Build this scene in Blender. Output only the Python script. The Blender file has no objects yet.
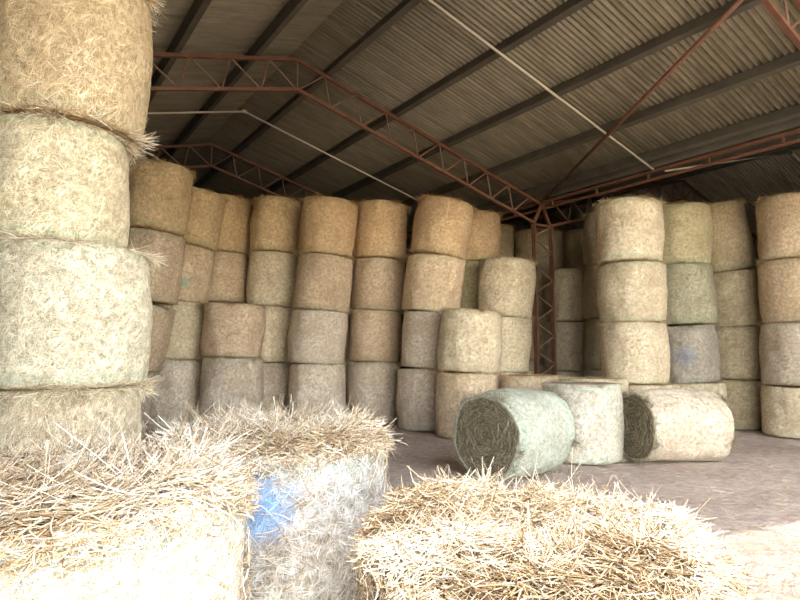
import bpy, math, random
import numpy as np
from mathutils import Vector, Matrix, noise

scene = bpy.context.scene
col = scene.collection
random.seed(11); rng = np.random.default_rng(11)
PI = math.pi

# ------------------------------------------------------------ camera
EYE = 1.55
YAW = math.radians(34.7)
PITCH = math.atan(55/577.0)
cd = bpy.data.cameras.new('camera'); cam = bpy.data.objects.new('camera', cd); col.objects.link(cam)
cd.sensor_width = 36; cd.lens = 577/800*36; cd.clip_start = .05; cd.clip_end = 300
cam.location = (0, 0, EYE)
cam.rotation_euler = (PI/2 + PITCH, 0, -YAW)
scene.camera = cam

# ------------------------------------------------------------ light
w = bpy.data.worlds.new('sky'); scene.world = w; w.use_nodes = True
nt = w.node_tree; nt.nodes.clear()
sky = nt.nodes.new('ShaderNodeTexSky'); sky.sky_type = 'NISHITA'; sky.sun_disc = False
sky.sun_elevation = math.radians(52); sky.sun_rotation = math.radians(200); sky.dust_density = 2.2; sky.air_density = 1.0
bg = nt.nodes.new('ShaderNodeBackground'); bg.inputs['Strength'].default_value = 0.42
wo = nt.nodes.new('ShaderNodeOutputWorld')
# hazy bright band low in the sky
tcw = nt.nodes.new('ShaderNodeTexCoord'); sx = nt.nodes.new('ShaderNodeSeparateXYZ'); nt.links.new(tcw.outputs['Generated'], sx.inputs[0])
mr = nt.nodes.new('ShaderNodeMapRange'); nt.links.new(sx.outputs[2], mr.inputs[0])
mr.inputs[1].default_value = 0; mr.inputs[2].default_value = .5; mr.inputs[3].default_value = 2.1; mr.inputs[4].default_value = .75
vm = nt.nodes.new('ShaderNodeVectorMath'); vm.operation = 'SCALE'; nt.links.new(sky.outputs[0], vm.inputs[0]); nt.links.new(mr.outputs[0], vm.inputs['Scale'])
nt.links.new(vm.outputs[0], bg.inputs[0]); nt.links.new(bg.outputs[0], wo.inputs[0])

sd = bpy.data.lights.new('sun', 'SUN'); sd.energy = 2.3; sd.angle = math.radians(.6); sd.color = (1, .97, .92)
sun = bpy.data.objects.new('sun', sd); col.objects.link(sun)
SUN_EL, SUN_AZ = math.radians(59.5), math.radians(-8)        # azimuth measured from +y towards +x, travel direction
dv = Vector((math.sin(SUN_AZ)*math.cos(SUN_EL), math.cos(SUN_AZ)*math.cos(SUN_EL), -math.sin(SUN_EL)))
sun.rotation_euler = dv.to_track_quat('-Z', 'Y').to_euler()
sun.location = (0, -10, 12)

scene.view_settings.view_transform = 'Standard'; scene.view_settings.look = 'None'
scene.view_settings.gamma = 1; scene.view_settings.use_curve_mapping = False
scene.view_settings.exposure = 1.52

# ------------------------------------------------------------ node helpers
class NT:
    def __init__(s, name):
        s.m = bpy.data.materials.new(name); s.m.use_nodes = True
        s.t = s.m.node_tree; s.t.nodes.clear()
        s.out = s.n('ShaderNodeOutputMaterial'); s.b = s.n('ShaderNodeBsdfPrincipled')
        s.l(s.b.outputs[0], s.out.inputs[0])
    def n(s, typ, **kw):
        x = s.t.nodes.new(typ)
        for k, v in kw.items(): setattr(x, k, v)
        return x
    def l(s, a, b): s.t.links.new(a, b)
    def put(s, v, sock):
        if hasattr(v, 'is_output'): s.l(v, sock)
        else:
            if sock.type == 'RGBA' and len(v) == 3: v = (*v, 1)
            sock.default_value = v
    def noise(s, vec, scale, detail=2, rough=.5, dist=0):
        x = s.n('ShaderNodeTexNoise'); s.l(vec, x.inputs['Vector']); x.inputs['Scale'].default_value = scale
        x.inputs['Detail'].default_value = detail; x.inputs['Roughness'].default_value = rough
        x.inputs['Distortion'].default_value = dist; return x
    def mp(s, vec, rot=(0,0,0), scale=(1,1,1), loc=(0,0,0)):
        x = s.n('ShaderNodeMapping'); s.l(vec, x.inputs['Vector']); x.inputs['Rotation'].default_value = rot
        x.inputs['Scale'].default_value = scale; x.inputs['Location'].default_value = loc; return x.outputs[0]
    def rng(s, v, a, b, c=0., d=1.):
        x = s.n('ShaderNodeMapRange'); s.put(v, x.inputs[0])
        for i, q in enumerate((a, b, c, d)): x.inputs[i+1].default_value = q
        return x.outputs[0]
    def math(s, op, a, b=0., c=None):
        x = s.n('ShaderNodeMath', operation=op); s.put(a, x.inputs[0]); s.put(b, x.inputs[1])
        if c is not None: s.put(c, x.inputs[2])
        return x.outputs[0]
    def mix(s, f, a, b, mode='MIX'):
        x = s.n('ShaderNodeMix', data_type='RGBA', blend_type=mode)
        s.put(f, x.inputs[0]); s.put(a, x.inputs[6]); s.put(b, x.inputs[7]); return x.outputs[2]
    def ramp(s, v, stops):
        x = s.n('ShaderNodeValToRGB'); s.l(v, x.inputs[0]); e = x.color_ramp.elements
        while len(e) < len(stops): e.new(.5)
        for i, (p, c) in enumerate(stops): e[i].position = p; e[i].color = (*c, 1)
        return x.outputs[0]
    def bump(s, h, strength, dist):
        x = s.n('ShaderNodeBump'); s.l(h, x.inputs['Height']); x.inputs['Strength'].default_value = strength
        x.inputs['Distance'].default_value = dist; s.l(x.outputs[0], s.b.inputs['Normal'])

def fibre(k, uv, layers, seed=0):
    """random crossing streaks like flattened straws under net"""
    ds = k.noise(uv, 5, 1); off = k.n('ShaderNodeVectorMath', operation='SCALE'); k.l(ds.outputs['Color'], off.inputs[0]); off.inputs['Scale'].default_value = .06
    ad = k.n('ShaderNodeVectorMath', operation='ADD'); k.l(uv, ad.inputs[0]); k.l(off.outputs[0], ad.inputs[1])
    acc = None
    for i, (ang, sx, sy, wgt) in enumerate(layers):
        v = k.mp(k.mp(ad.outputs[0], rot=(0, 0, math.radians(ang))), scale=(sx, sy, 1), loc=(3.1*i+seed, 1.7*i, 0))
        m = k.math('MULTIPLY', k.rng(k.noise(v, 1, 1.5).outputs[0], .5, .68), wgt)
        acc = m if acc is None else k.math('MAXIMUM', acc, m)
    return acc

LAY = [(12, 16, 170, .9), (-38, 9, 95, .8), (63, 15, 150, .85), (-75, 17, 190, 1.), (33, 9, 80, .7), (-60, 8, 75, .8), (80, 7, 60, .6), (-12, 15, 160, .9), (84, 14, 150, .8)]

def net_material(name, mark=None, stripes=False):
    k = NT(name)
    tc = k.n('ShaderNodeTexCoord'); uv = tc.outputs['UV']
    oi = k.n('ShaderNodeObjectInfo')
    # shift the pattern per bale
    cmb = k.n('ShaderNodeCombineXYZ'); k.l(k.math('MULTIPLY', oi.outputs['Random'], 37.), cmb.inputs[2])
    sv = k.n('ShaderNodeVectorMath', operation='ADD'); k.l(uv, sv.inputs[0]); k.l(cmb.outputs[0], sv.inputs[1]); u2 = sv.outputs[0]
    f = fibre(k, u2, LAY)
    mott = k.noise(u2, 17, 4, .65); big = k.noise(u2, 2.2, 4, .7)
    v = k.math('ADD', k.math('MULTIPLY', f, .72), k.math('MULTIPLY', k.rng(mott.outputs[0], .36, .64), .36))
    c = k.ramp(v, [(.06, (.16, .115, .065)), (.3, (.40, .31, .185)), (.58, (.66, .545, .36)), (.9, (.93, .86, .67))])
    c = k.mix(k.rng(big.outputs[0], .42, .70, 0, .5), c, (.40, .27, .15), 'MIX')
    # pale plastic net: haze with a painted sheen, plus fine lattice
    w1 = k.n('ShaderNodeTexWave', wave_type='BANDS', bands_direction='X'); k.l(k.mp(u2, rot=(0, 0, .35)), w1.inputs[0]); w1.inputs['Scale'].default_value = 9; w1.inputs['Distortion'].default_value = 1.5
    w2 = k.n('ShaderNodeTexWave', wave_type='BANDS', bands_direction='Y'); k.l(k.mp(u2), w2.inputs[0]); w2.inputs['Scale'].default_value = 11; w2.inputs['Distortion'].default_value = 1.
    lat = k.math('MAXIMUM', k.rng(w1.outputs[1], .86, .98), k.rng(w2.outputs[1], .86, .98))
    c = k.mix(k.math('ADD', k.math('MULTIPLY', lat, .15), .07), c, (.70, .69, .62))
    # green edge strips of the net near both rims
    sg = k.n('ShaderNodeSeparateXYZ'); k.l(tc.outputs['Generated'], sg.inputs[0]); z = sg.outputs[2]
    wob = k.math('ADD', z, k.math('MULTIPLY', k.noise(u2, 3, 2).outputs[0], .05))
    top = k.math('MULTIPLY', k.rng(wob, .93, .955), k.rng(wob, 1.0, .985))
    low = k.math('MULTIPLY', k.rng(wob, .05, .07), k.rng(wob, .13, .105))
    gm = k.math('MULTIPLY', k.math('MAXIMUM', top, low), k.rng(k.noise(u2, 30, 2).outputs[0], 0.35, .6, .1, .42))
    gm = k.math('MULTIPLY', gm, k.rng(oi.outputs['Random'], 0, 1, .35, 1.1))
    c = k.mix(gm, c, (.22, .40, .27))
    if stripes:
        w3 = k.n('ShaderNodeTexWave', wave_type='BANDS', bands_direction='Y'); k.l(k.mp(u2, rot=(0, 0, -.45)), w3.inputs[0]); w3.inputs['Scale'].default_value = 4.5; w3.inputs['Distortion'].default_value = 1.2
        c = k.mix(k.math('MULTIPLY', k.rng(w3.outputs[1], .8, .95), .45), c, (.50, .60, .66))
    if mark:
        u0, v0, rad, mc, amt = mark
        su = k.n('ShaderNodeSeparateXYZ'); k.l(uv, su.inputs[0])
        du = k.math('SUBTRACT', su.outputs[0], u0); dw = k.math('SUBTRACT', su.outputs[1], v0)
        d = k.math('SQRT', k.math('ADD', k.math('MULTIPLY', du, du), k.math('MULTIPLY', dw, dw)))
        d = k.math('ADD', d, k.math('MULTIPLY', k.math('SUBTRACT', k.noise(uv, 14, 4, .7).outputs[0], .5), rad*1.6))
        mk = k.math('MULTIPLY', k.rng(d, rad, rad*.35), k.rng(f, .0, .6, .55, 1.))
        c = k.mix(k.math('MULTIPLY', mk, amt), c, mc)
    c = k.mix(1., c, oi.outputs['Color'], 'MULTIPLY')
    k.l(c, k.b.inputs['Base Color'])
    k.b.inputs['Roughness'].default_value = .36; k.b.inputs['Specular IOR Level'].default_value = .65
    k.bump(k.math('ADD', f, k.math('MULTIPLY', mott.outputs[0], .8)), .7, .018)
    return k.m

def hay_material(name, c0, c1, c2, spiral=False):
    k = NT(name); tc = k.n('ShaderNodeTexCoord'); ob = tc.outputs['Object']; oi = k.n('ShaderNodeObjectInfo')
    n1 = k.noise(k.mp(ob, scale=(14, 14, 40)), 1.6, 5, .7, .8); n2 = k.noise(ob, 60, 3, .7)
    f = fibre(k, ob, [(a, x, y*.8, g) for a, x, y, g in LAY])
    v = k.math('ADD', k.math('MULTIPLY', n1.outputs[0], .6), k.math('MULTIPLY', f, .4))
    v = k.math('ADD', v, k.math('MULTIPLY', n2.outputs[0], .1))
    if spiral:
        sp = k.n('ShaderNodeTexWave', wave_type='RINGS', rings_direction='Z'); k.l(ob, sp.inputs[0]); sp.inputs['Scale'].default_value = 5; sp.inputs['Distortion'].default_value = 9; sp.inputs['Detail'].default_value = 4; sp.inputs['Detail Scale'].default_value = 2.5
        v = k.math('MULTIPLY', v, k.rng(sp.outputs[1], 0, 1, .75, 1.1))
    c = k.ramp(v, [(.2, c0), (.5, c1), (.85, c2)])
    c = k.mix(1., c, oi.outputs['Color'], 'MULTIPLY')
    k.l(c, k.b.inputs['Base Color']); k.b.inputs['Roughness'].default_value = .85
    k.b.inputs['Specular IOR Level'].default_value = .2
    k.bump(v, 1., .03)
    return k.m

def straw_material(name, stops):
    k = NT(name); at = k.n('ShaderNodeAttribute'); at.attribute_name = 'tint'; oi = k.n('ShaderNodeObjectInfo')
    c = k.ramp(at.outputs['Fac'], stops)
    c = k.mix(1., c, oi.outputs['Color'], 'MULTIPLY')
    k.l(c, k.b.inputs['Base Color']); k.b.inputs['Roughness'].default_value = .5; k.b.inputs['Specular IOR Level'].default_value = .4
    return k.m

def plain(name, c, rough=.6, metal=0., var=.25, scale=6, rust=None, spec=.5):
    k = NT(name); tc = k.n('ShaderNodeTexCoord')
    n = k.noise(tc.outputs['Object'], scale, 5, .65)
    cc = k.mix(k.rng(n.outputs[0], .35, .7), tuple(x*(1-var) for x in c), tuple(min(1, x*(1+var)) for x in c))
    if rust:
        n2 = k.noise(tc.outputs['Object'], scale*3.1, 4, .7); cc = k.mix(k.rng(n2.outputs[0], .55, .7, 0, .7), cc, rust)
    k.l(cc, k.b.inputs['Base Color']); k.b.inputs['Roughness'].default_value = rough; k.b.inputs['Metallic'].default_value = metal
    k.b.inputs['Specular IOR Level'].default_value = spec
    k.bump(n.outputs[0], .15, .01)
    return k.m

M_net = net_material('bale_net_wrap')
M_net_blue = net_material('bale_net_wrap_blue_paint', mark=(.0, .58, .26, (.10, .28, .60), .34))
M_net_low = net_material('bale_net_wrap_blue_sprayed', mark=(-.03, .93, .17, (.20, .46, .76), .75))
M_net_teal = net_material('bale_net_wrap_teal_paint', mark=(.0, .40, .16, (.16, .42, .42), .6))
M_net_stripe = net_material('bale_net_wrap_blue_strands', stripes=True)
M_hay = hay_material('hay_core', (.13, .085, .04), (.40, .29, .15), (.66, .52, .31))
M_hay_dark = hay_material('hay_core_weathered', (.05, .042, .025), (.17, .145, .085), (.36, .32, .21), True)
M_straw = straw_material('loose_straw', [(0, (.20, .12, .055)), (.3, (.43, .32, .19)), (.6, (.68, .58, .43)), (1, (.93, .90, .81))])
M_straw_far = straw_material('straw_fringe', [(0, (.26, .18, .09)), (.5, (.52, .40, .23)), (1, (.74, .64, .44))])
M_straw_dark = straw_material('straw_weathered', [(0, (.12, .09, .05)), (.6, (.34, .28, .17)), (1, (.62, .55, .40))])
M_red = plain('red_oxide_paint', (.15, .062, .030), .55, var=.25, rust=(.10, .048, .024))
M_rod = plain('red_rod', (.20, .11, .07), .5, var=.25)
M_white = plain('white_painted_tube', (.66, .59, .43), .45, var=.08)
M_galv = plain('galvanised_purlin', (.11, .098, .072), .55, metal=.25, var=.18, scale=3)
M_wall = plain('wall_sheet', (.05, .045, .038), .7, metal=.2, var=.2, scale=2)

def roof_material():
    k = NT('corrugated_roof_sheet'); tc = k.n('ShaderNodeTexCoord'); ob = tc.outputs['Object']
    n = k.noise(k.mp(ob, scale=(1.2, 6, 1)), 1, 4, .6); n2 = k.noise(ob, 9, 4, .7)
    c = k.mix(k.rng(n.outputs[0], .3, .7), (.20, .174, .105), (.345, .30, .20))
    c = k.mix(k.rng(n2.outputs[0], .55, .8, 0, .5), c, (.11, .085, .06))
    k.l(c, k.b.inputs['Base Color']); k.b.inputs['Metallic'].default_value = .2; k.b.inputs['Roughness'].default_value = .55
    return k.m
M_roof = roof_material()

def dirt_material():
    k = NT('dirt_floor'); tc = k.n('ShaderNodeTexCoord'); ob = tc.outputs['Object']
    n = k.noise(ob, .7, 6, .65); n2 = k.noise(ob, 9, 6, .75); n3 = k.noise(ob, 55, 3, .7)
    c = k.mix(k.rng(n.outputs[0], .35, .65), (.50, .385, .30), (.68, .56, .45))
    c = k.mix(k.rng(n2.outputs[0], .4, .75, 0, .8), c, (.25, .18, .14))
    c = k.mix(k.rng(n3.outputs[0], .55, .75, 0, .5), c, (.50, .42, .32))
    k.l(c, k.b.inputs['Base Color']); k.b.inputs['Roughness'].default_value = .9; k.b.inputs['Specular IOR Level'].default_value = .2
    k.bump(k.math('ADD', k.math('MULTIPLY', n2.outputs[0], .7), k.math('MULTIPLY', n3.outputs[0], .3)), 1., .09)
    return k.m
M_dirt = dirt_material()

# ------------------------------------------------------------ mesh helpers
def mesh(name, V, Fc, mat, smooth=True, tint=None, uv=None):
    me = bpy.data.meshes.new(name)
    V = np.asarray(V, np.float32)
    me.vertices.add(len(V)); me.vertices.foreach_set('co', V.ravel())
    if isinstance(Fc, np.ndarray):
        n, k = Fc.shape
        me.loops.add(n*k); me.loops.foreach_set('vertex_index', Fc.ravel().astype(np.int32))
        me.polygons.add(n); me.polygons.foreach_set('loop_start', np.arange(0, n*k, k, dtype=np.int32))
        try: me.polygons.foreach_set('loop_total', np.full(n, k, np.int32))
        except Exception: pass
        me.update(calc_edges=True)
    else:
        me.clear_geometry(); me.from_pydata([tuple(v) for v in V], [], Fc); me.update()
    me.polygons.foreach_set('use_smooth', np.full(len(me.polygons), smooth))
    if tint is not None:
        a = me.attributes.new('tint', 'FLOAT', 'POINT'); a.data.foreach_set('value', np.asarray(tint, np.float32))
    if uv is not None:
        l = me.uv_layers.new(name='UVMap'); idx = np.empty(len(me.loops), np.int32); me.loops.foreach_get('vertex_index', idx)
        l.data.foreach_set('uv', np.asarray(uv, np.float32)[idx].ravel())
    me.materials.append(mat); me.validate()
    return me

def link(name, me, parent=None, loc=(0, 0, 0), rot=(0, 0, 0), **props):
    o = bpy.data.objects.new(name, me); col.objects.link(o); o.location = loc; o.rotation_euler = rot
    if parent is not None: o.parent = parent
    for k, v in props.items(): o[k] = v
    return o

class MB:
    """collects boxes and rods"""
    def __init__(s): s.v = []; s.f = []
    def add(s, v, f):
        b = len(s.v); s.v += [tuple(x) for x in v]; s.f += [tuple(i+b for i in q) for q in f]
    def box(s, c, d):
        x, y, z = c; a, b, h = d[0]/2, d[1]/2, d[2]/2
        s.add([(x+i*a, y+j*b, z+k*h) for i in (-1, 1) for j in (-1, 1) for k in (-1, 1)],
              [(0, 1, 3, 2), (4, 6, 7, 5), (0, 4, 5, 1), (2, 3, 7, 6), (0, 2, 6, 4), (1, 5, 7, 3)])
    def beam(s, p, q, w, h, up=(0, 0, 1)):
        p, q = Vector(p), Vector(q); d = (q-p).normalized(); r = d.cross(Vector(up)).normalized(); u = r.cross(d)
        V = [e + r*(i*w/2) + u*(j*h/2) for e in (p, q) for i, j in ((-1, -1), (1, -1), (1, 1), (-1, 1))]
        s.add(V, [(0, 1, 2, 3), (7, 6, 5, 4), (0, 4, 5, 1), (1, 5, 6, 2), (2, 6, 7, 3), (3, 7, 4, 0)])
    def rod(s, p, q, r, n=8):
        p, q = Vector(p), Vector(q); d = (q-p).normalized(); a = d.orthogonal().normalized(); b = d.cross(a)
        V = [e + (a*math.cos(2*PI*i/n) + b*math.sin(2*PI*i/n))*r for e in (p, q) for i in range(n)]
        s.add(V, [(i, (i+1) % n, n+(i+1) % n, n+i) for i in range(n)] + [tuple(range(n))[::-1], tuple(range(n, 2*n))])
    def build(s, name, mat, parent=None, smooth=False, **kw):
        return link(name, mesh(name, s.v, s.f, mat, smooth), parent, **kw)

def straws(P, D, L, width, curve=.25, seg=4, seed=0):
    """bent three-sided stalks. P start points, D unit directions, L lengths"""
    r = np.random.default_rng(seed); n = len(P)
    t = np.linspace(0, 1, seg+1)
    side = np.cross(D, r.normal(size=(n, 3))); side /= np.linalg.norm(side, axis=1)[:, None]+1e-9
    cv = r.normal(size=n)*curve
    c = P[:, None, :] + D[:, None, :]*(L[:, None, None]*t[None, :, None]) + side[:, None, :]*(cv*L)[:, None, None]*(t*(t-.2))[None, :, None]
    s2 = np.cross(D, side)
    w = (width*r.uniform(.6, 1.4, n))[:, None]*np.linspace(1, .55, seg+1)[None, :]
    V = []
    for k in range(3):
        a = 2*PI*k/3
        V.append(c + side[:, None, :]*(math.cos(a)*w)[:, :, None]*.5 + s2[:, None, :]*(math.sin(a)*w)[:, :, None]*.32)
    V = np.stack(V, 2).reshape(-1, 3)
    base = (np.arange(n)*(seg+1)*3)[:, None, None, None]
    i = np.arange(seg)[None, :, None, None]*3; k = np.arange(3)[None, None, :, None]
    q = np.concatenate([i+k, i+(k+1) % 3, i+3+(k+1) % 3, i+3+k], 3)+base
    tint = np.repeat(np.clip(r.beta(1.5, 1.3, n), 0, 1), (seg+1)*3)
    return V, q.reshape(-1, 4), tint

def nz(x, y, z, s=0.): return noise.noise(Vector((x+s, y-s*.7, z+s*.3)))

# ------------------------------------------------------------ bale prototypes (radius about 1 unit = r, real metres kept in UV)
def radius_at(th, z, h, r, seed, rough=1.):
    cx, sx = math.cos(th), math.sin(th)
    d = nz(cx*1.1, sx*1.1, z*1.2, seed)*.045 + nz(cx*3, sx*3, z*3.5, seed)*.020 + nz(cx*13, sx*13, z*16, seed)*.007
    barrel = .018*math.sin(PI*z/h)
    return r + (d+barrel)*rough - .012

def net_mesh(seed, r=.62, h=1.23, nu=112, nv=40, rough=1., rim=.07, fold=1.):
    V, UV = [], []
    prof = [(-.20, .010), (-.10, .0045), (-.045, .002)]
    rows = []
    prof = [(-rim+(dr+rim)*fold, z) if fold < 1 else (dr, z) for dr, z in prof]
    for dr, z in prof: rows.append((dr, z))
    for i in range(6):
        a = (i/5)*PI/2; rows.append((-rim*(1-math.sin(a)), rim*(1-math.cos(a))*.8+.002))
    for i in range(1, nv): rows.append((0, rim + (h-2*rim)*i/nv))
    up = [(dr, h-z) for dr, z in rows[:9]][::-1]
    rows += up
    for dr, z in rows:
        for j in range(nu+1):
            th = 2*PI*j/nu; tj = th if j < nu else 0.
            R = radius_at(tj, z, h, r, seed, rough) + dr
            zz = z + (nz(math.cos(tj)*3, math.sin(tj)*3, 0, seed+5)*.010 if h*.2 < z < h*.8 else 0)
            V.append((R*math.cos(tj), R*math.sin(tj), zz)); UV.append((th*r - PI*r, z+dr*.5))
    n = nu+1
    F = np.array([(a*n+j, a*n+j+1, (a+1)*n+j+1, (a+1)*n+j) for a in range(len(rows)-1) for j in range(nu)])
    return mesh('net_wrap', V, F, M_net, uv=UV)

def core_mesh(seed, r=.62, h=1.23, nu=64, mat=None, rough=1., dome=.0, lump=.012):
    V = []; rings = []
    rr = [.02, .2, .4, .6, .75, .88, .95]
    for q in rr: rings.append((q, 0))
    for zf in (.03, .1, .3, .5, .7, .9, .97): rings.append((1, zf))
    for q in rr[::-1]: rings.append((q, 1))
    for q, zf in rings:
        for j in range(nu):
            th = 2*PI*j/nu; z = h*zf
            R = radius_at(th, min(max(z, .01), h-.01), h, r, seed, rough) - .02
            R *= q
            if q < 1 and zf == 1: z = h - .006 + lump*nz(R*math.cos(th)*7, R*math.sin(th)*7, 2, seed) + dome*(1-q*q)
            if q < 1 and zf == 0: z = .006 - lump*abs(nz(R*math.cos(th)*7, R*math.sin(th)*7, 2, seed))*.3 - dome*(1-q*q)*.0
            V.append((R*math.cos(th), R*math.sin(th), z))
    n = nu; F = [(a*n+j, a*n+(j+1) % n, (a+1)*n+(j+1) % n, (a+1)*n+j) for a in range(len(rings)-1) for j in range(n)]
    F.append(tuple(range(n))[::-1]); F.append(tuple(range((len(rings)-1)*n, len(rings)*n)))
    return mesh('hay_core', V, F, mat or M_hay)

def rim_fringe(seed, r=.62, h=1.23, n_top=480, n_low=300, n_side=1500, ln=.11, width=.005, droop=.35, mat=None):
    g = np.random.default_rng(int(seed)); P, D, L = [], [], []
    for cnt, z in ((n_top, h-.015), (n_low, .015)):
        th = g.uniform(0, 2*PI, cnt); rad = r - g.uniform(0, .07, cnt)
        # tufts
        th = th + .25*np.sin(th*5+seed)
        p = np.stack([rad*np.cos(th), rad*np.sin(th), np.full(cnt, z)+g.normal(0, .006, cnt)], 1)
        a = th + g.normal(0, .95, cnt)
        up = g.normal(.02 if z > .5 else .12, .28, cnt) - (droop if z > .5 else 0)*g.random(cnt)
        d = np.stack([np.cos(a), np.sin(a), up], 1); P.append(p); D.append(d); L.append(ln*g.uniform(.3, 1.1, cnt))
    th = g.uniform(0, 2*PI, n_side); z = g.uniform(.05, h-.05, n_side)
    p = np.stack([(r+.012)*np.cos(th), (r+.012)*np.sin(th), z], 1)
    s = g.choice([-1, 1], n_side); tz = g.normal(0, .8, n_side)
    d = np.stack([-np.sin(th)*s+np.cos(th)*.03, np.cos(th)*s+np.sin(th)*.03, tz], 1); P.append(p); D.append(d); L.append(min(ln, .085)*g.uniform(.4, 1.1, n_side))
    P = np.concatenate(P); D = np.concatenate(D); L = np.concatenate(L); D /= np.linalg.norm(D, axis=1)[:, None]
    V, F, t = straws(P, D, L, np.full(len(P), width), .3, 3, int(seed))
    return mesh('loose_straw', V, F, mat or M_straw_far, tint=t)

H0, R0 = 1.23, .62
NET = [net_mesh(s*7.3+1) for s in range(6)]
CORE = [core_mesh(s*7.3+1) for s in range(6)]
FRINGE = [rim_fringe(s+3) for s in range(5)]
FR_TOP = rim_fringe(55, n_top=1100, n_low=400, n_side=1300, ln=.14, droop=.5)
FR_BIG = rim_fringe(77, n_top=1300, n_low=500, n_side=500, ln=.17, width=.0055, droop=.7, mat=M_straw)

def set_mat(o, m):
    o.material_slots[0].link = 'OBJECT'; o.material_slots[0].material = m

def bale(loc, r, h, label, group, tint=(1, 1, 1), idx=0, rotz=0., tilt=(0, 0), net=None, fringe=None, core_mat=None, fr_tint=None, name='hay_bale'):
    e = link(name, None, None, loc, (tilt[0], tilt[1], rotz)); e.empty_display_size = .3
    e['label'] = label; e['category'] = 'hay bale'
    if group: e['group'] = group
    sq = random.uniform(-.02, .02); sc = (r/R0*(1+sq), r/R0*(1-sq), h/H0)
    c = link('hay_core', CORE[idx % 6], e); n = link('net_wrap', NET[idx % 6], e); f = link('loose_straw', fringe or FRINGE[idx % 5], e)
    f['kind'] = 'stuff'
    if net: set_mat(n, net)
    if core_mat: set_mat(c, core_mat)
    for o in (c, n, f): o.scale = sc
    n.color = (*tint, 1); c.color = (*tint, 1); f.color = (*(fr_tint or tint), 1)
    return e

# ------------------------------------------------------------ setting: ground, roof, walls
RX, EX, LX = 4.10, 10.42, -2.22            # ridge, valley column line, outer eave
ZR, SL = 6.83, .267                         # top chord height at ridge, slope
ZE = ZR - SL*(EX-RX)
Y0, Y1 = -1.2, 21.0
RX2 = 2*EX-RX; EX2 = 2*RX2-EX               # neighbouring gable
def zc(x):                                  # height of the top chord line
    return ZR - SL*min(abs(x-RX), abs(x-RX2))

def ground():
    xs = np.concatenate([np.linspace(-45, -4, 12), np.linspace(-3.6, 15, 150), np.linspace(16, 60, 12)])
    ys = np.concatenate([np.linspace(-45, -3, 12), np.linspace(-2.6, 13, 130), np.linspace(14, 45, 10)])
    V = [(x, y, (-.016 + .016*nz(x*1.3, y*1.3, 0) + .022*nz(x*4, y*4, 1) + .012*nz(x*11, y*11, 2)) if -4 < x < 15.5 and -3 < y < 13.5 else -.02) for y in ys for x in xs]
    n = len(xs); F = np.array([(j*n+i, j*n+i+1, (j+1)*n+i+1, (j+1)*n+i) for j in range(len(ys)-1) for i in range(n-1)])
    link('floor', mesh('floor', V, F, M_dirt), kind='structure')
ground()

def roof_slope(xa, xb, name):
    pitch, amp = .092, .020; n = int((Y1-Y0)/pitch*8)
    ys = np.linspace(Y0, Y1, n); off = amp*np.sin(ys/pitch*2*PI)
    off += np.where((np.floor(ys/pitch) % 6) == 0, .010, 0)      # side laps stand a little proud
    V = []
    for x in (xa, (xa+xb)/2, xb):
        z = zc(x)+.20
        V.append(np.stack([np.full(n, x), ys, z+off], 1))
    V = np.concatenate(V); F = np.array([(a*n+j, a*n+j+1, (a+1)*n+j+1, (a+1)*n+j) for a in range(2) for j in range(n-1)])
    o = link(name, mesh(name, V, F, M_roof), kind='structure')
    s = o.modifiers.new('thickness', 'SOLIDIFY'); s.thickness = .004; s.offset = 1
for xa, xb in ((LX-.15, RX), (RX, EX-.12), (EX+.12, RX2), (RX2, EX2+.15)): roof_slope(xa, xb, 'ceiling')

def wall(p, q, h0, h1, name):
    """ribbed sheet wall from p to q; h0,h1 heights at ends"""
    p, q = Vector((*p, 0)), Vector((*q, 0)); d = q-p; L = d.length; d.normalize(); nrm = Vector((-d.y, d.x, 0))
    n = int(L/.19)*4; V = []
    for i in range(n+1):
        t = i/n; k = i % 4; o = nrm*(.03 if k in (1, 2) else 0); b = p+d*(L*t)+o
        V += [(b.x, b.y, -.02), (b.x, b.y, h0(b.x))]
    F = [(2*i, 2*i+2, 2*i+3, 2*i+1) for i in range(n)]
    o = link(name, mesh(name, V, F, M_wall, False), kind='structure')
    s = o.modifiers.new('thickness', 'SOLIDIFY'); s.thickness = .003
wall((LX, Y1), (EX2, Y1), lambda x: zc(x)+.2, None, 'wall_back')
wall((EX2, Y0), (EX2, Y1), lambda x: zc(EX2)+.2, None, 'wall_right')
wall((LX, Y0), (LX, Y1), lambda x: zc(LX)+.2, None, 'wall_left')  # unseen wall, run forward to the front to cut light from the left

wall((EX+.9, Y0), (EX2, Y0), lambda x: zc(x)+.2, None, 'wall_front_added')  # unseen added wall, closes the neighbouring front to darken its interior

# valley gutter between the two roofs
mb = MB()
for (a, b) in (((EX-.22, .22), (EX-.14, .04)), ((EX-.14, .04), (EX+.14, .04)), ((EX+.14, .04), (EX+.22, .22))):
    p0 = (a[0], Y0, ZE+a[1]); p1 = (a[0], Y1, ZE+a[1]); q0 = (b[0], Y0, ZE+b[1]); q1 = (b[0], Y1, ZE+b[1])
    t = .006; mb.add([p0, p1, q1, q0, (p0[0], p0[1], p0[2]+t), (p1[0], p1[1], p1[2]+t), (q1[0], q1[1], q1[2]+t), (q0[0], q0[1], q0[2]+t)],
           [(0, 1, 2, 3), (7, 6, 5, 4), (0, 4, 5, 1), (1, 5, 6, 2), (2, 6, 7, 3), (3, 7, 4, 0)])
g = mb.build('valley_gutter', M_galv); g['label'] = 'long grey metal box gutter in the valley above the red girder'; g['category'] = 'gutter'

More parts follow.
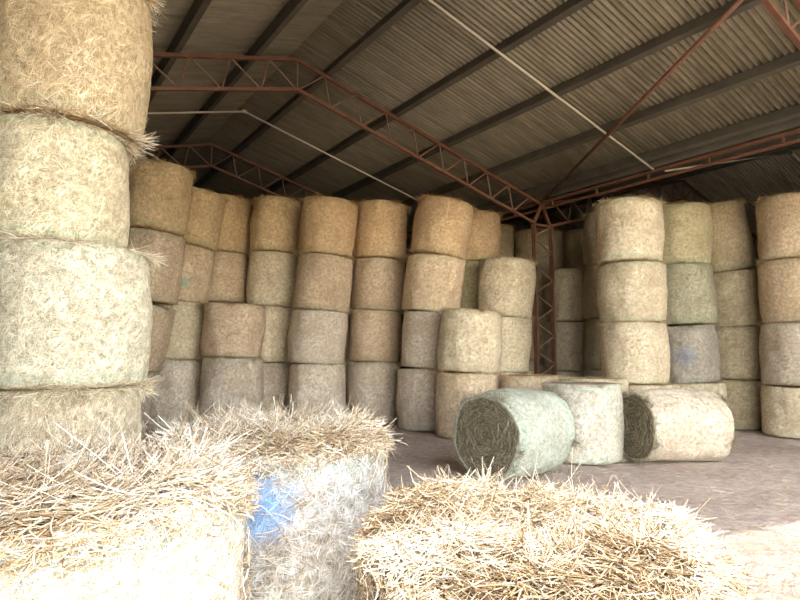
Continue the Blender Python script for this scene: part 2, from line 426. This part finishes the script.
# purlins
def purlin(x, label):
    z = zc(x); s = -SL if (RX < x < EX or x > RX2) else SL
    a = math.atan(s); mb = MB(); ux, uz = math.cos(a), math.sin(a); nx, nz_ = -uz, ux
    def P(u, n, y): return (x+ux*u+nx*n, y, z+.035+uz*u+nz_*n)
    prof = [(.055, -.02), (-.05, -.02), (-.05, .145), (.055, .145), (.055, .141), (-.045, .141), (-.045, -.016), (.055, -.016)]
    ys = (Y0, Y1); V = [P(u, n, y) for y in ys for u, n in prof]; k = len(prof)
    mb.add(V, [(i, (i+1) % k, k+(i+1) % k, k+i) for i in range(k)])
    for y in ys: pass
    # end faces as two-part strips
    for b in (0, k): mb.add([V[b+i] for i in range(8)], [(0, 1, 6, 7), (1, 2, 5, 6), (2, 3, 4, 5)])
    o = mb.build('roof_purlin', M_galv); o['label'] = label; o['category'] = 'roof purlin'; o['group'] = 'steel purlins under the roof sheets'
nth = ['ridge purlin just right of the roof peak', 'second purlin right of the roof peak', 'third purlin right of the roof peak', 'fourth purlin right of the roof peak', 'fifth purlin right of the roof peak, nearest the red girder']
for x, t in zip((RX+.62, 6.24, 7.54, 8.88, 10.02), nth): purlin(x, 'long grey steel ' + t)
nth = ['ridge purlin just left of the roof peak', 'second purlin left of the roof peak', 'third purlin left of the roof peak', 'fourth purlin left of the roof peak', 'fifth purlin left of the roof peak']
for x, t in zip((RX-.75, 2.05, .75, -.55, -1.9), nth): purlin(x, 'long dark steel ' + t)
for x, t in zip((11.0, 12.3, 13.6, 14.9, 16.2), ('first', 'second', 'third', 'fourth', 'fifth')):
    purlin(x, t + ' dark steel purlin beyond the red girder, under the neighbouring roof')

# trusses
def truss(y, xr, label, lod=0):
    e = link('roof_truss', None, None, (xr, y, 0)); e['label'] = label; e['category'] = 'roof truss'; e['group'] = 'red lattice roof trusses'
    half = EX-RX; ca, sa = 1/math.hypot(1, SL), SL/math.hypot(1, SL); dep = .53
    for sgn in (1, -1):
        top = lambda s: Vector((sgn*s*ca, 0, ZR-.04-s*sa))
        bot = lambda s: Vector((sgn*(s*ca-dep*sa), 0, ZR-.04-s*sa-dep*ca))
        Lt = half/ca; s_end = (half-.30+dep*sa)/ca
        mb = MB(); mb.beam(top(0), top(Lt), .06, .06); mb.build('top_chord', M_red, e)
        mb = MB(); mb.beam(bot(dep*SL), bot(s_end), .06, .055); mb.build('bottom_chord', M_red, e)
        n = 9; st = (s_end-.13)/n
        for k in range(n+1):
            s = .13 + k*st
            if k == 0 :
                if sgn == 1: mb = MB(); mb.rod(Vector((0, 0, ZR-.07)), Vector((0, 0, ZR-.04-dep/ca)), .016, 6); mb.build('web_rod', M_rod, e)
            elif k < n:
                mb = MB(); mb.rod(top(s-.27), bot(s), .015, 6); mb.build('web_rod', M_rod, e)
            if k < n:
                mb = MB(); mb.rod(bot(s) if k else bot(dep*SL+.02), top(s+st-.27), .015, 6); mb.build('web_rod', M_rod, e)
        mb = MB(); mb.rod(bot(s_end), top(Lt-.04), .022, 6); mb.build('end_strut', M_red, e)
    return e
T = [-1.0, 2.7, 9.13, 14.19, 19.25]
truss(T[2], RX, 'nearest red lattice roof truss, crossing the upper picture to the column head')
truss(T[3], RX, 'second red lattice truss further back, low above the left bale stacks')
truss(T[4], RX, 'furthest lattice truss in the dark at the far end')
truss(T[1], RX, 'red lattice truss overhead, above the front bales')
truss(T[2], RX2, 'dark red lattice truss of the neighbouring roof, starting at the column head')
truss(T[3], RX2, 'further lattice truss of the neighbouring roof, behind the column')

# laced columns
def column(y, label, x=EX):
    e = link('steel_column', None, None, (x, y, 0)); e['label'] = label; e['category'] = 'column'; e['group'] = 'red laced steel columns'
    zt = ZE-.54
    for s in (-1, 1):
        mb = MB(); mb.box((s*.30, -.03, zt/2), (.042, .045, zt)); mb.box((s*.30, .03, zt/2), (.042, .045, zt)); mb.build('leg', M_red, e)
        mb = MB(); mb.beam((s*.30, 0, zt-.02), (0, 0, ZE-.02), .05, .05); mb.build('head_strut', M_red, e)
    n = 14; h = zt/n
    for k in range(n):
        a, b = ((-.30, .30) if k % 2 else (.30, -.30)); mb = MB(); mb.beam((a, 0, k*h+.03), (b, 0, (k+1)*h-.0), .03, .022, (0, 1, 0)); mb.build('lacing_bar', M_rod, e)
    mb = MB(); mb.box((0, 0, zt), (.6, .05, .05)); mb.build('cap_bar', M_red, e)
    mb = MB(); mb.box((0, 0, .008), (.76, .26, .024)); mb.build('base_plate', M_red, e)
column(T[2], 'red laced steel column standing among the stacks right of centre')
column(T[1], 'red laced steel column at the right, nearer along the girder')
column(T[3], 'red laced column hidden deep behind the right stacks')

# eave girder along the valley
e = link('eave_girder', None, None, (EX, Y0, ZE)); e['label'] = 'long red two-rail girder running along the valley from the column head'; e['category'] = 'girder'
L = Y1-Y0
mb = MB(); mb.box((-.06, L/2, -.01), (.06, L, .05)); mb.build('upper_rail', M_red, e)
mb = MB(); mb.box((-.06, L/2, -.17), (.05, L, .045)); mb.build('lower_rail', M_red, e)
for k in range(19):
    mb = MB(); mb.box((-.06, .35+k*1.2, -.09), (.04, .035, .125)); mb.build('spacer_post', M_red, e)

# diagonal roof brace
mb = MB(); mb.rod((10.36, 9.05, ZE+.03), (7.06, 2.75, zc(7.06)-.10), .036, 10)
b = mb.build('roof_brace', M_red, smooth=True); b['label'] = 'straight dark red diagonal brace tube under the right roof slope'; b['category'] = 'brace'

# white tubes under the purlins
def tube(y, both, label):
    e = link('white_roof_tube', None, None, (RX, y, ZR)); e['label'] = label; e['category'] = 'roof tube'; e['group'] = 'thin white tubes under the roof'
    for sgn in ((1, -1) if both else (1,)):
        mb = MB(); mb.rod((0, 0, -.02), (sgn*(EX-RX-.12), 0, -.02-SL*(EX-RX-.12)), .021, 8); mb.build('tube_length', M_white, e, True)
    mb = MB(); mb.box((0, 0, -.02), (.09, .05, .055)); mb.build('joint_sleeve', M_white, e)
tube(6.2, True, 'thick looking white tube crossing the right roof slope in front of the truss')
tube(11.85, True, 'thin white tube bent at the ridge, between the two red trusses')
e = link('white_roof_tube', None, None, (EX, 6.2, ZE)); e['label'] = 'short pale tube rising in the dark neighbouring roof at the right edge'; e['category'] = 'roof tube'; e['group'] = 'thin white tubes under the roof'
for sgn in (1, -1):
    mb = MB(); xx = lambda x: (x-EX, 0, zc(x)-ZE-.02); mb.rod(xx(RX2), xx(EX+.3 if sgn < 0 else EX2-.1), .021, 8); mb.build('tube_length', M_white, e, True)

# ------------------------------------------------------------ stacked bales
STACKS = [
('the leaning stack beside the bright near stack', .62, [(2.37, 11.8, 3.91, 5.22), (2.28, 11.86, 2.58, 3.91), (2.12, 11.97, 1.34, 2.58), (1.86, 12.15, 0.0, 1.34)]),
('the second leaning stack, left of the two-bale stack', .62, [(3.35, 12.82, 3.91, 5.13), (3.19, 12.94, 2.7, 3.91), (3.12, 12.99, 1.47, 2.7), (3.07, 13.02, 0.0, 1.47)]),
('the stack rising behind the two-bale stack', .62, [(4.32, 13.73, 3.96, 5.31), (4.29, 13.75, 2.78, 3.96), (4.28, 13.76, 1.53, 2.78), (4.28, 13.76, 0.0, 1.53)]),
('the short two-bale stack in the left row', .64, [(4.09, 12.13, 1.5, 2.62), (4.07, 12.14, 0.0, 1.5)]),
('the slim pale stack just right of the two-bale stack', .58, [(5.28, 12.83, 3.93, 5.21), (5.24, 12.85, 2.67, 3.93), (5.19, 12.89, 1.39, 2.67), (5.13, 12.93, 0.0, 1.39)]),
('the broad stack behind the blue-marked front bale', .62, [(5.95, 11.45, 3.74, 4.99), (5.87, 11.5, 2.52, 3.74), (5.79, 11.56, 1.36, 2.52), (5.79, 11.56, 0.0, 1.36)]),
('the stack glimpsed through the gap behind two tall stacks', .62, [(7.21, 12.55, 2.67, 3.98), (7.17, 12.6, 1.43, 2.67), (7.1, 12.65, 0.0, 1.43)]),
('the orange-topped stack left of the leaning central stack', .61, [(7.26, 11.27, 3.76, 5.07), (7.21, 11.31, 2.57, 3.76), (7.15, 11.35, 1.4, 2.57), (7.12, 11.37, 0.0, 1.4)]),
('the leaning central stack beside the low two-bale stack', .62, [(7.84, 9.71, 3.66, 4.89), (7.69, 9.82, 2.45, 3.66), (7.64, 9.86, 1.27, 2.45), (7.56, 9.91, 0.0, 1.27)]),
('the low pale two-bale stack in the centre', .6, [(7.56, 8.51, 1.22, 2.42), (7.51, 8.54, 0.0, 1.22)]),
('the three-bale stack just left of the red column', .62, [(9.3, 9.25, 2.38, 3.68), (9.23, 9.3, 1.19, 2.38), (9.2, 9.32, 0.0, 1.19)]),
('the stack behind, between the central and three-bale stacks', .62, [(9.62, 10.61, 3.8, 5.04), (9.59, 10.63, 2.56, 3.8), (9.58, 10.64, 1.39, 2.56), (9.57, 10.65, 0.0, 1.39)]),
('the far dim stack above the three-bale stack', .60, [(11.22, 11.66, 3.88, 5.13), (11.2, 11.68, 2.61, 3.88), (11.2, 11.7, 1.42, 2.61), (11.2, 11.7, 0.0, 1.42)]),
('the dark stack directly behind the red column', .62, [(12.1, 10.74, 3.79, 4.94), (12.1, 10.77, 2.59, 3.79), (12.1, 10.77, 1.42, 2.59), (12.1, 10.77, 0.0, 1.42)]),
('the dark stack in the rear right of the column', .62, [(13.81, 10.63, 3.92, 5.11), (13.8, 10.63, 2.66, 3.92), (13.77, 10.66, 1.41, 2.66), (13.74, 10.68, 0.0, 1.41)]),
('the three-bale stack just right of the red column', .56, [(11.5, 9.31, 2.35, 3.62), (11.47, 9.33, 1.18, 2.35), (11.45, 9.35, 0.0, 1.18)]),
('the shadowed stack tucked behind the tall right stack', .62, [(11.56, 8.05, 3.59, 4.81), (11.52, 8.08, 2.36, 3.59), (11.51, 8.09, 1.23, 2.36), (11.48, 8.11, 0.0, 1.23)]),
('the tall pale stack on the right', .59, [(9.7, 6.38, 3.25, 4.42), (9.71, 6.38, 2.15, 3.25), (9.71, 6.38, 1.03, 2.15), (9.87, 6.27, 0.0, 1.03)]),
('the greenish stack right of the tall pale right stack', .59, [(11.80, 6.55, 3.42, 4.69), (11.80, 6.55, 2.17, 3.42), (11.80, 6.55, 1.0, 2.17), (11.90, 6.48, 0.0, 1.0)]),
('the dim stack right of the greenish stack', .62, [(13.02, 6.36, 3.37, 4.87), (13.2, 6.26, 2.17, 3.37), (13.22, 6.25, 1.04, 2.17), (13.2, 6.26, 0.0, 1.04)]),
('the stack at the far right edge', .62, [(12.90, 4.84, 3.4, 4.67), (12.87, 4.86, 2.16, 3.4), (12.84, 4.88, 0.95, 2.16), (12.80, 4.91, 0.0, 0.95)]),
]
LEVEL = {4: ['topmost bale', 'second bale down', 'third bale down', 'bottom bale'],
         3: ['topmost bale', 'middle bale', 'bottom bale'], 2: ['upper bale', 'lower bale']}
# hay tints, top to bottom: bale colour plus painted light, warm upper, greyer lower
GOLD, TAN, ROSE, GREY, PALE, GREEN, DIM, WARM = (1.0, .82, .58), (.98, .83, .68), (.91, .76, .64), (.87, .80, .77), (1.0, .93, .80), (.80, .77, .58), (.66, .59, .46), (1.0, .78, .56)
DARK = (.66, .61, .54)  # DIM and DARK carry painted shade for the unlit stacks
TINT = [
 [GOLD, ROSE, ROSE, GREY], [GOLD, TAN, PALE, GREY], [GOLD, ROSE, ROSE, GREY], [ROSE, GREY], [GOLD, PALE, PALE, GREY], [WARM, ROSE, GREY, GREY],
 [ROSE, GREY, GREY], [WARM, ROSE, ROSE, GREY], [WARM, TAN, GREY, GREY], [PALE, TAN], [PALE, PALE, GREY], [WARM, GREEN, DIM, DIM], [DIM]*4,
 [DIM, DIM, PALE, PALE], [DIM]*4, [DARK, DARK, DARK], [DARK]*4, [PALE, PALE, PALE, PALE], [GREEN, (.58, .59, .49), (.56, .55, .55), PALE], [DIM]*4, [TAN, TAN, GREY, PALE]]  # inline tints of the greenish stack are darkened with painted shade
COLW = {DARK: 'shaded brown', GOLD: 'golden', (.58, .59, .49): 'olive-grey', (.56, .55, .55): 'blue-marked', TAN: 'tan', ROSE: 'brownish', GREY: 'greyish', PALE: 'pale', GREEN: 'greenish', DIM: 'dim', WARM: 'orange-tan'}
k = 0
for si, (ph, r, lv) in enumerate(STACKS):
    for i, (x, y, z0, z1) in enumerate(lv):
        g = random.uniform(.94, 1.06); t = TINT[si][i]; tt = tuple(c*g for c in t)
        lab = COLW[t] + ' round ' + LEVEL[len(lv)][i] + ' in ' + ph
        rz = random.uniform(0, 6.28); net = None
        if (si, i) in ((1, 1), (18, 2)):
            # paint smudge turned towards the open front
            face = math.atan2(-y, -x)+PI; rz = face; net = M_net_teal if si == 1 else M_net_blue
            if si == 1: rz += .1
        # the stacks lean: each bale follows the slope between its neighbours
        up_ = lv[max(i-1, 0)]; dn_ = lv[min(i+1, len(lv)-1)]; dz = (up_[2]+up_[3]-dn_[2]-dn_[3])/2
        kx, ky = (up_[0]-dn_[0])/dz, (up_[1]-dn_[1])/dz
        f = .3 if i == len(lv)-1 else 1.
        f = 0 if si == 17 else f
        kx = kx*f + random.gauss(0, .010); ky = ky*f + random.gauss(0, .010); hh = z1-z0
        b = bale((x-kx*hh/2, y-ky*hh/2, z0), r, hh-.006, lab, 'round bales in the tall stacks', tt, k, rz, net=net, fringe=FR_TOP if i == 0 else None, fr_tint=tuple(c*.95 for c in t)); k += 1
        ax = Vector((0, 0, 1)).rotation_difference(Vector((kx, ky, 1)).normalized()).to_matrix()
        b.rotation_euler = (ax @ Matrix.Rotation(rz, 3, 'Z')).to_euler()

# near left stack
NEAR = [(.36, 5.59, 3.41, 4.76, 'orange-tan topmost round bale of the near left stack', (.95, .78, .55)),  # roof shade is painted into this topmost tint
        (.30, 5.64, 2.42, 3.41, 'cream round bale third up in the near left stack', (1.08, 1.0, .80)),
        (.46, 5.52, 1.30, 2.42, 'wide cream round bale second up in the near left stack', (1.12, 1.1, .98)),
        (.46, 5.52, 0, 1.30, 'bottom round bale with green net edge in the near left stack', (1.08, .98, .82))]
for i, (x, y, z0, z1, lab, t) in enumerate(NEAR):
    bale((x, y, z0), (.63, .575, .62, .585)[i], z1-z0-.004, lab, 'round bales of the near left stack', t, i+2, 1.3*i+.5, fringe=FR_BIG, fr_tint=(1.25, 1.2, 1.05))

# low bales at the right
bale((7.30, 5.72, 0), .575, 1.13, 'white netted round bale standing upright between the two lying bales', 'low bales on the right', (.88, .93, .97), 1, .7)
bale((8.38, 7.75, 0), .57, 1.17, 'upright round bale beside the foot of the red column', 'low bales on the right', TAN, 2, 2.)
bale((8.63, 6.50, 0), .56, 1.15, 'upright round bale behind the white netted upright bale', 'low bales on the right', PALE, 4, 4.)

def lying(cx, cy, r, L, ang, label, tint, seed, core_tint):
    """ang: heading of the bale axis from +y towards +x, pointing away from the visible end face"""
    e = link('hay_bale', None, None, (cx, cy, 0)); e['label'] = label; e['category'] = 'hay bale'; e['group'] = 'low bales on the right'
    nm, cm, fm = net_mesh(seed, r, L, rough=1.1, rim=.022, fold=.15), core_mesh(seed, r, L, mat=M_hay_dark, rough=1.1, lump=.05), rim_fringe(seed+9, r, L, 900, 900, 120, .13, .005, .1, M_straw_dark)
    rot = Matrix.Rotation(-ang, 4, 'Z') @ Matrix.Rotation(-PI/2, 4, 'X') @ Matrix.Rotation(1.9, 4, 'Z')
    off = Matrix.Translation((0, 0, r-.012)) @ rot @ Matrix.Translation((0, 0, -L/2))
    # straw hanging off the near face
    g = np.random.default_rng(int(seed)+4); n = 900; rad = r*np.sqrt(g.random(n))*.97; th = g.uniform(0, 2*PI, n)
    P = np.stack([rad*np.cos(th), rad*np.sin(th), np.full(n, -.004)], 1); a = th+PI/2+g.normal(0, .5, n)
    D = np.stack([np.cos(a), np.sin(a), -np.abs(g.normal(0, .18, n))], 1); D /= np.linalg.norm(D, axis=1)[:, None]
    V, F, t = straws(P, D, g.uniform(.04, .16, n), np.full(n, .005), .3, 3, int(seed))
    parts = [('net_wrap', nm, tint), ('hay_core', cm, core_tint), ('loose_straw', fm, (1, 1, 1)), ('end_straw', mesh('end_straw', V, F, M_straw_dark, tint=t), (1, 1, 1))]
    for n_, m_, c_ in parts:
        o = link(n_, m_, e); o.matrix_local = off; o.color = (*c_, 1)
        if 'straw' in n_: o['kind'] = 'stuff'
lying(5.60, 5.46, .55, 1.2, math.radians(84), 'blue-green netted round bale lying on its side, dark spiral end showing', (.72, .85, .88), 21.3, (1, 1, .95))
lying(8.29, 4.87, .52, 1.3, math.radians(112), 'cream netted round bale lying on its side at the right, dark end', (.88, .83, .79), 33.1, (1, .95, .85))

# ------------------------------------------------------------ foreground bales with heaps of loose straw
def heap_z(x, y, seed, amp): return amp*(nz(x*2.6, y*2.6, 0, seed) + .55*nz(x*7, y*7, 1, seed) + .3*nz(x*15, y*15, 2, seed))

def front_bale(loc, r, h, label, seed, tint, net_mat, net_rot, n_top, n_side, amp, straw_tint, side_cover=False, ln=(.07, .22), rag=.012):
    e = link('hay_bale', None, None, (*loc, 0)); e['label'] = label; e['category'] = 'hay bale'; e['group'] = 'straw-topped bales in the foreground'
    hb = h - amp*.6
    c = link('hay_core', core_mesh(seed, r, hb-.01, nu=96, lump=.03), e); c.color = (*straw_tint, 1)
    if net_mat:
        n = link('net_wrap', net_mesh(seed, r, hb, 160, 60, rim=.05), e, rot=(0, 0, net_rot)); set_mat(n, net_mat); n.color = (*tint, 1)
        c.rotation_euler = (0, 0, net_rot)
    g = np.random.default_rng(int(seed*10))
    rad = (r+rag)*np.sqrt(g.random(n_top)); th = g.uniform(0, 2*PI, n_top)
    x, y = rad*np.cos(th), rad*np.sin(th)
    edge = np.clip((rad-(r-.10))/(.10+rag), 0, 1)
    z = np.array([heap_z(a, b, seed, amp) for a, b in zip(x, y)]) + hb + amp*.5 - edge**2*(.035+amp*.4)
    z += g.uniform(-.035, .03, n_top)
    a = g.uniform(0, 2*PI, n_top)
    # neighbouring stalks share a direction
    sw = np.array([nz(u*3, v*3, 5, seed) for u, v in zip(x, y)])*5; a = np.where(g.random(n_top) < .45, sw+g.normal(0, .4, n_top), a)
    a = np.where(edge > .25, th+g.normal(0, 1.0, n_top), a)
    up = g.normal(.02, .20, n_top) - edge*.5*g.random(n_top)
    up = np.where(g.random(n_top) < .025, g.uniform(.3, .9, n_top), up)
    D = np.stack([np.cos(a), np.sin(a), up], 1); D /= np.linalg.norm(D, axis=1)[:, None]
    L = g.uniform(ln[0], ln[1], n_top)*(1-.45*(edge > .2)); P = np.stack([x, y, z], 1) - D*(L*.5)[:, None]
    V, F, t = straws(P, D, L, np.full(n_top, .0062), .5, 4, int(seed))
    pt = np.array([nz(p[0]*4.5, p[1]*4.5, 7, seed) for p in P]); t = np.clip(t*.85 + .08 + np.repeat(pt, 15)*.55, 0, 1)
    o = link('straw_heap', mesh('straw_heap', V, F, M_straw, tint=t), e); o['kind'] = 'stuff'; o.color = (*straw_tint, 1)
    # stalks on the side
    th = g.uniform(0, 2*PI, n_side); z = hb*(1-g.random(n_side)**(1.5 if not side_cover else 1.))
    rr = r + (.012 if not side_cover else g.uniform(0, .045, n_side))
    s = g.choice([-1, 1], n_side)
    P = np.stack([rr*np.cos(th), rr*np.sin(th), z], 1); tz = g.normal(0, .9, n_side); out = g.normal(.02, .10 if not side_cover else .25, n_side)
    D = np.stack([-np.sin(th)*s+np.cos(th)*out, np.cos(th)*s+np.sin(th)*out, tz], 1); D /= np.linalg.norm(D, axis=1)[:, None]
    L = g.uniform(.03, .11 if not side_cover else .16, n_side); P -= D*(L*.5)[:, None]
    V, F, t = straws(P, D, L, np.full(n_side, .0040 if not side_cover else .005), .3, 3, int(seed)+1)
    o = link('side_straw', mesh('side_straw', V, F, M_straw, tint=t), e); o['kind'] = 'stuff'; o.color = (*straw_tint, 1)
    return e

def facing(x, y): return math.atan2(-y, -x)
front_bale((1.166, 2.817), .57, 1.16, 'large straw-topped bale in the centre foreground with blue paint smudge on its net', 41.7, (.70, .76, .88), M_net_low, facing(1.166, 2.817)+PI-.02, 12000, 2600, .05, (1.03, 1.0, .93))
front_bale((.21, 2.20), .565, 1.15, 'straw-covered bale at the lower left, closest, net with pale blue strands', 52.9, (1.0, .98, .95), M_net_stripe, .3, 12000, 2200, .05, (1.02, .98, .90))
front_bale((1.56, 1.42), .58, .96, 'ragged golden straw bale without net at the bottom centre right', 65.4, (1, 1, 1), None, 0, 14000, 8000, .085, (.92, .88, .80), True, (.05, .19), .03)

# loose straw litter on the floor
g = np.random.default_rng(5); n = 9000
x = g.uniform(-1.5, 13, n); y = g.uniform(.5, 12, n)
x[:3500] = g.normal(2.6, 1.6, 3500); y[:3500] = g.normal(3.2, 1.6, 3500)
keep = np.array([all(math.hypot(u-EX, v-c) > .75 for c in (2.7, 9.13, 14.19)) for u, v in zip(x, y)]); x, y = x[keep], y[keep]; n = len(x)
a = g.uniform(0, 2*PI, n); D = np.stack([np.cos(a), np.sin(a), g.normal(0, .05, n)], 1)
D /= np.linalg.norm(D, axis=1)[:, None]; P = np.stack([x, y, g.uniform(.0, .012, n)], 1)
V, F, t = straws(P, D, g.uniform(.04, .18, n), np.full(n, .0055), .25, 3, 9)
o = link('straw_litter', mesh('straw_litter', V, F, M_straw_far, tint=t)); o['kind'] = 'stuff'
o['label'] = 'thin scatter of loose straw over the dirt floor'; o['category'] = 'straw'
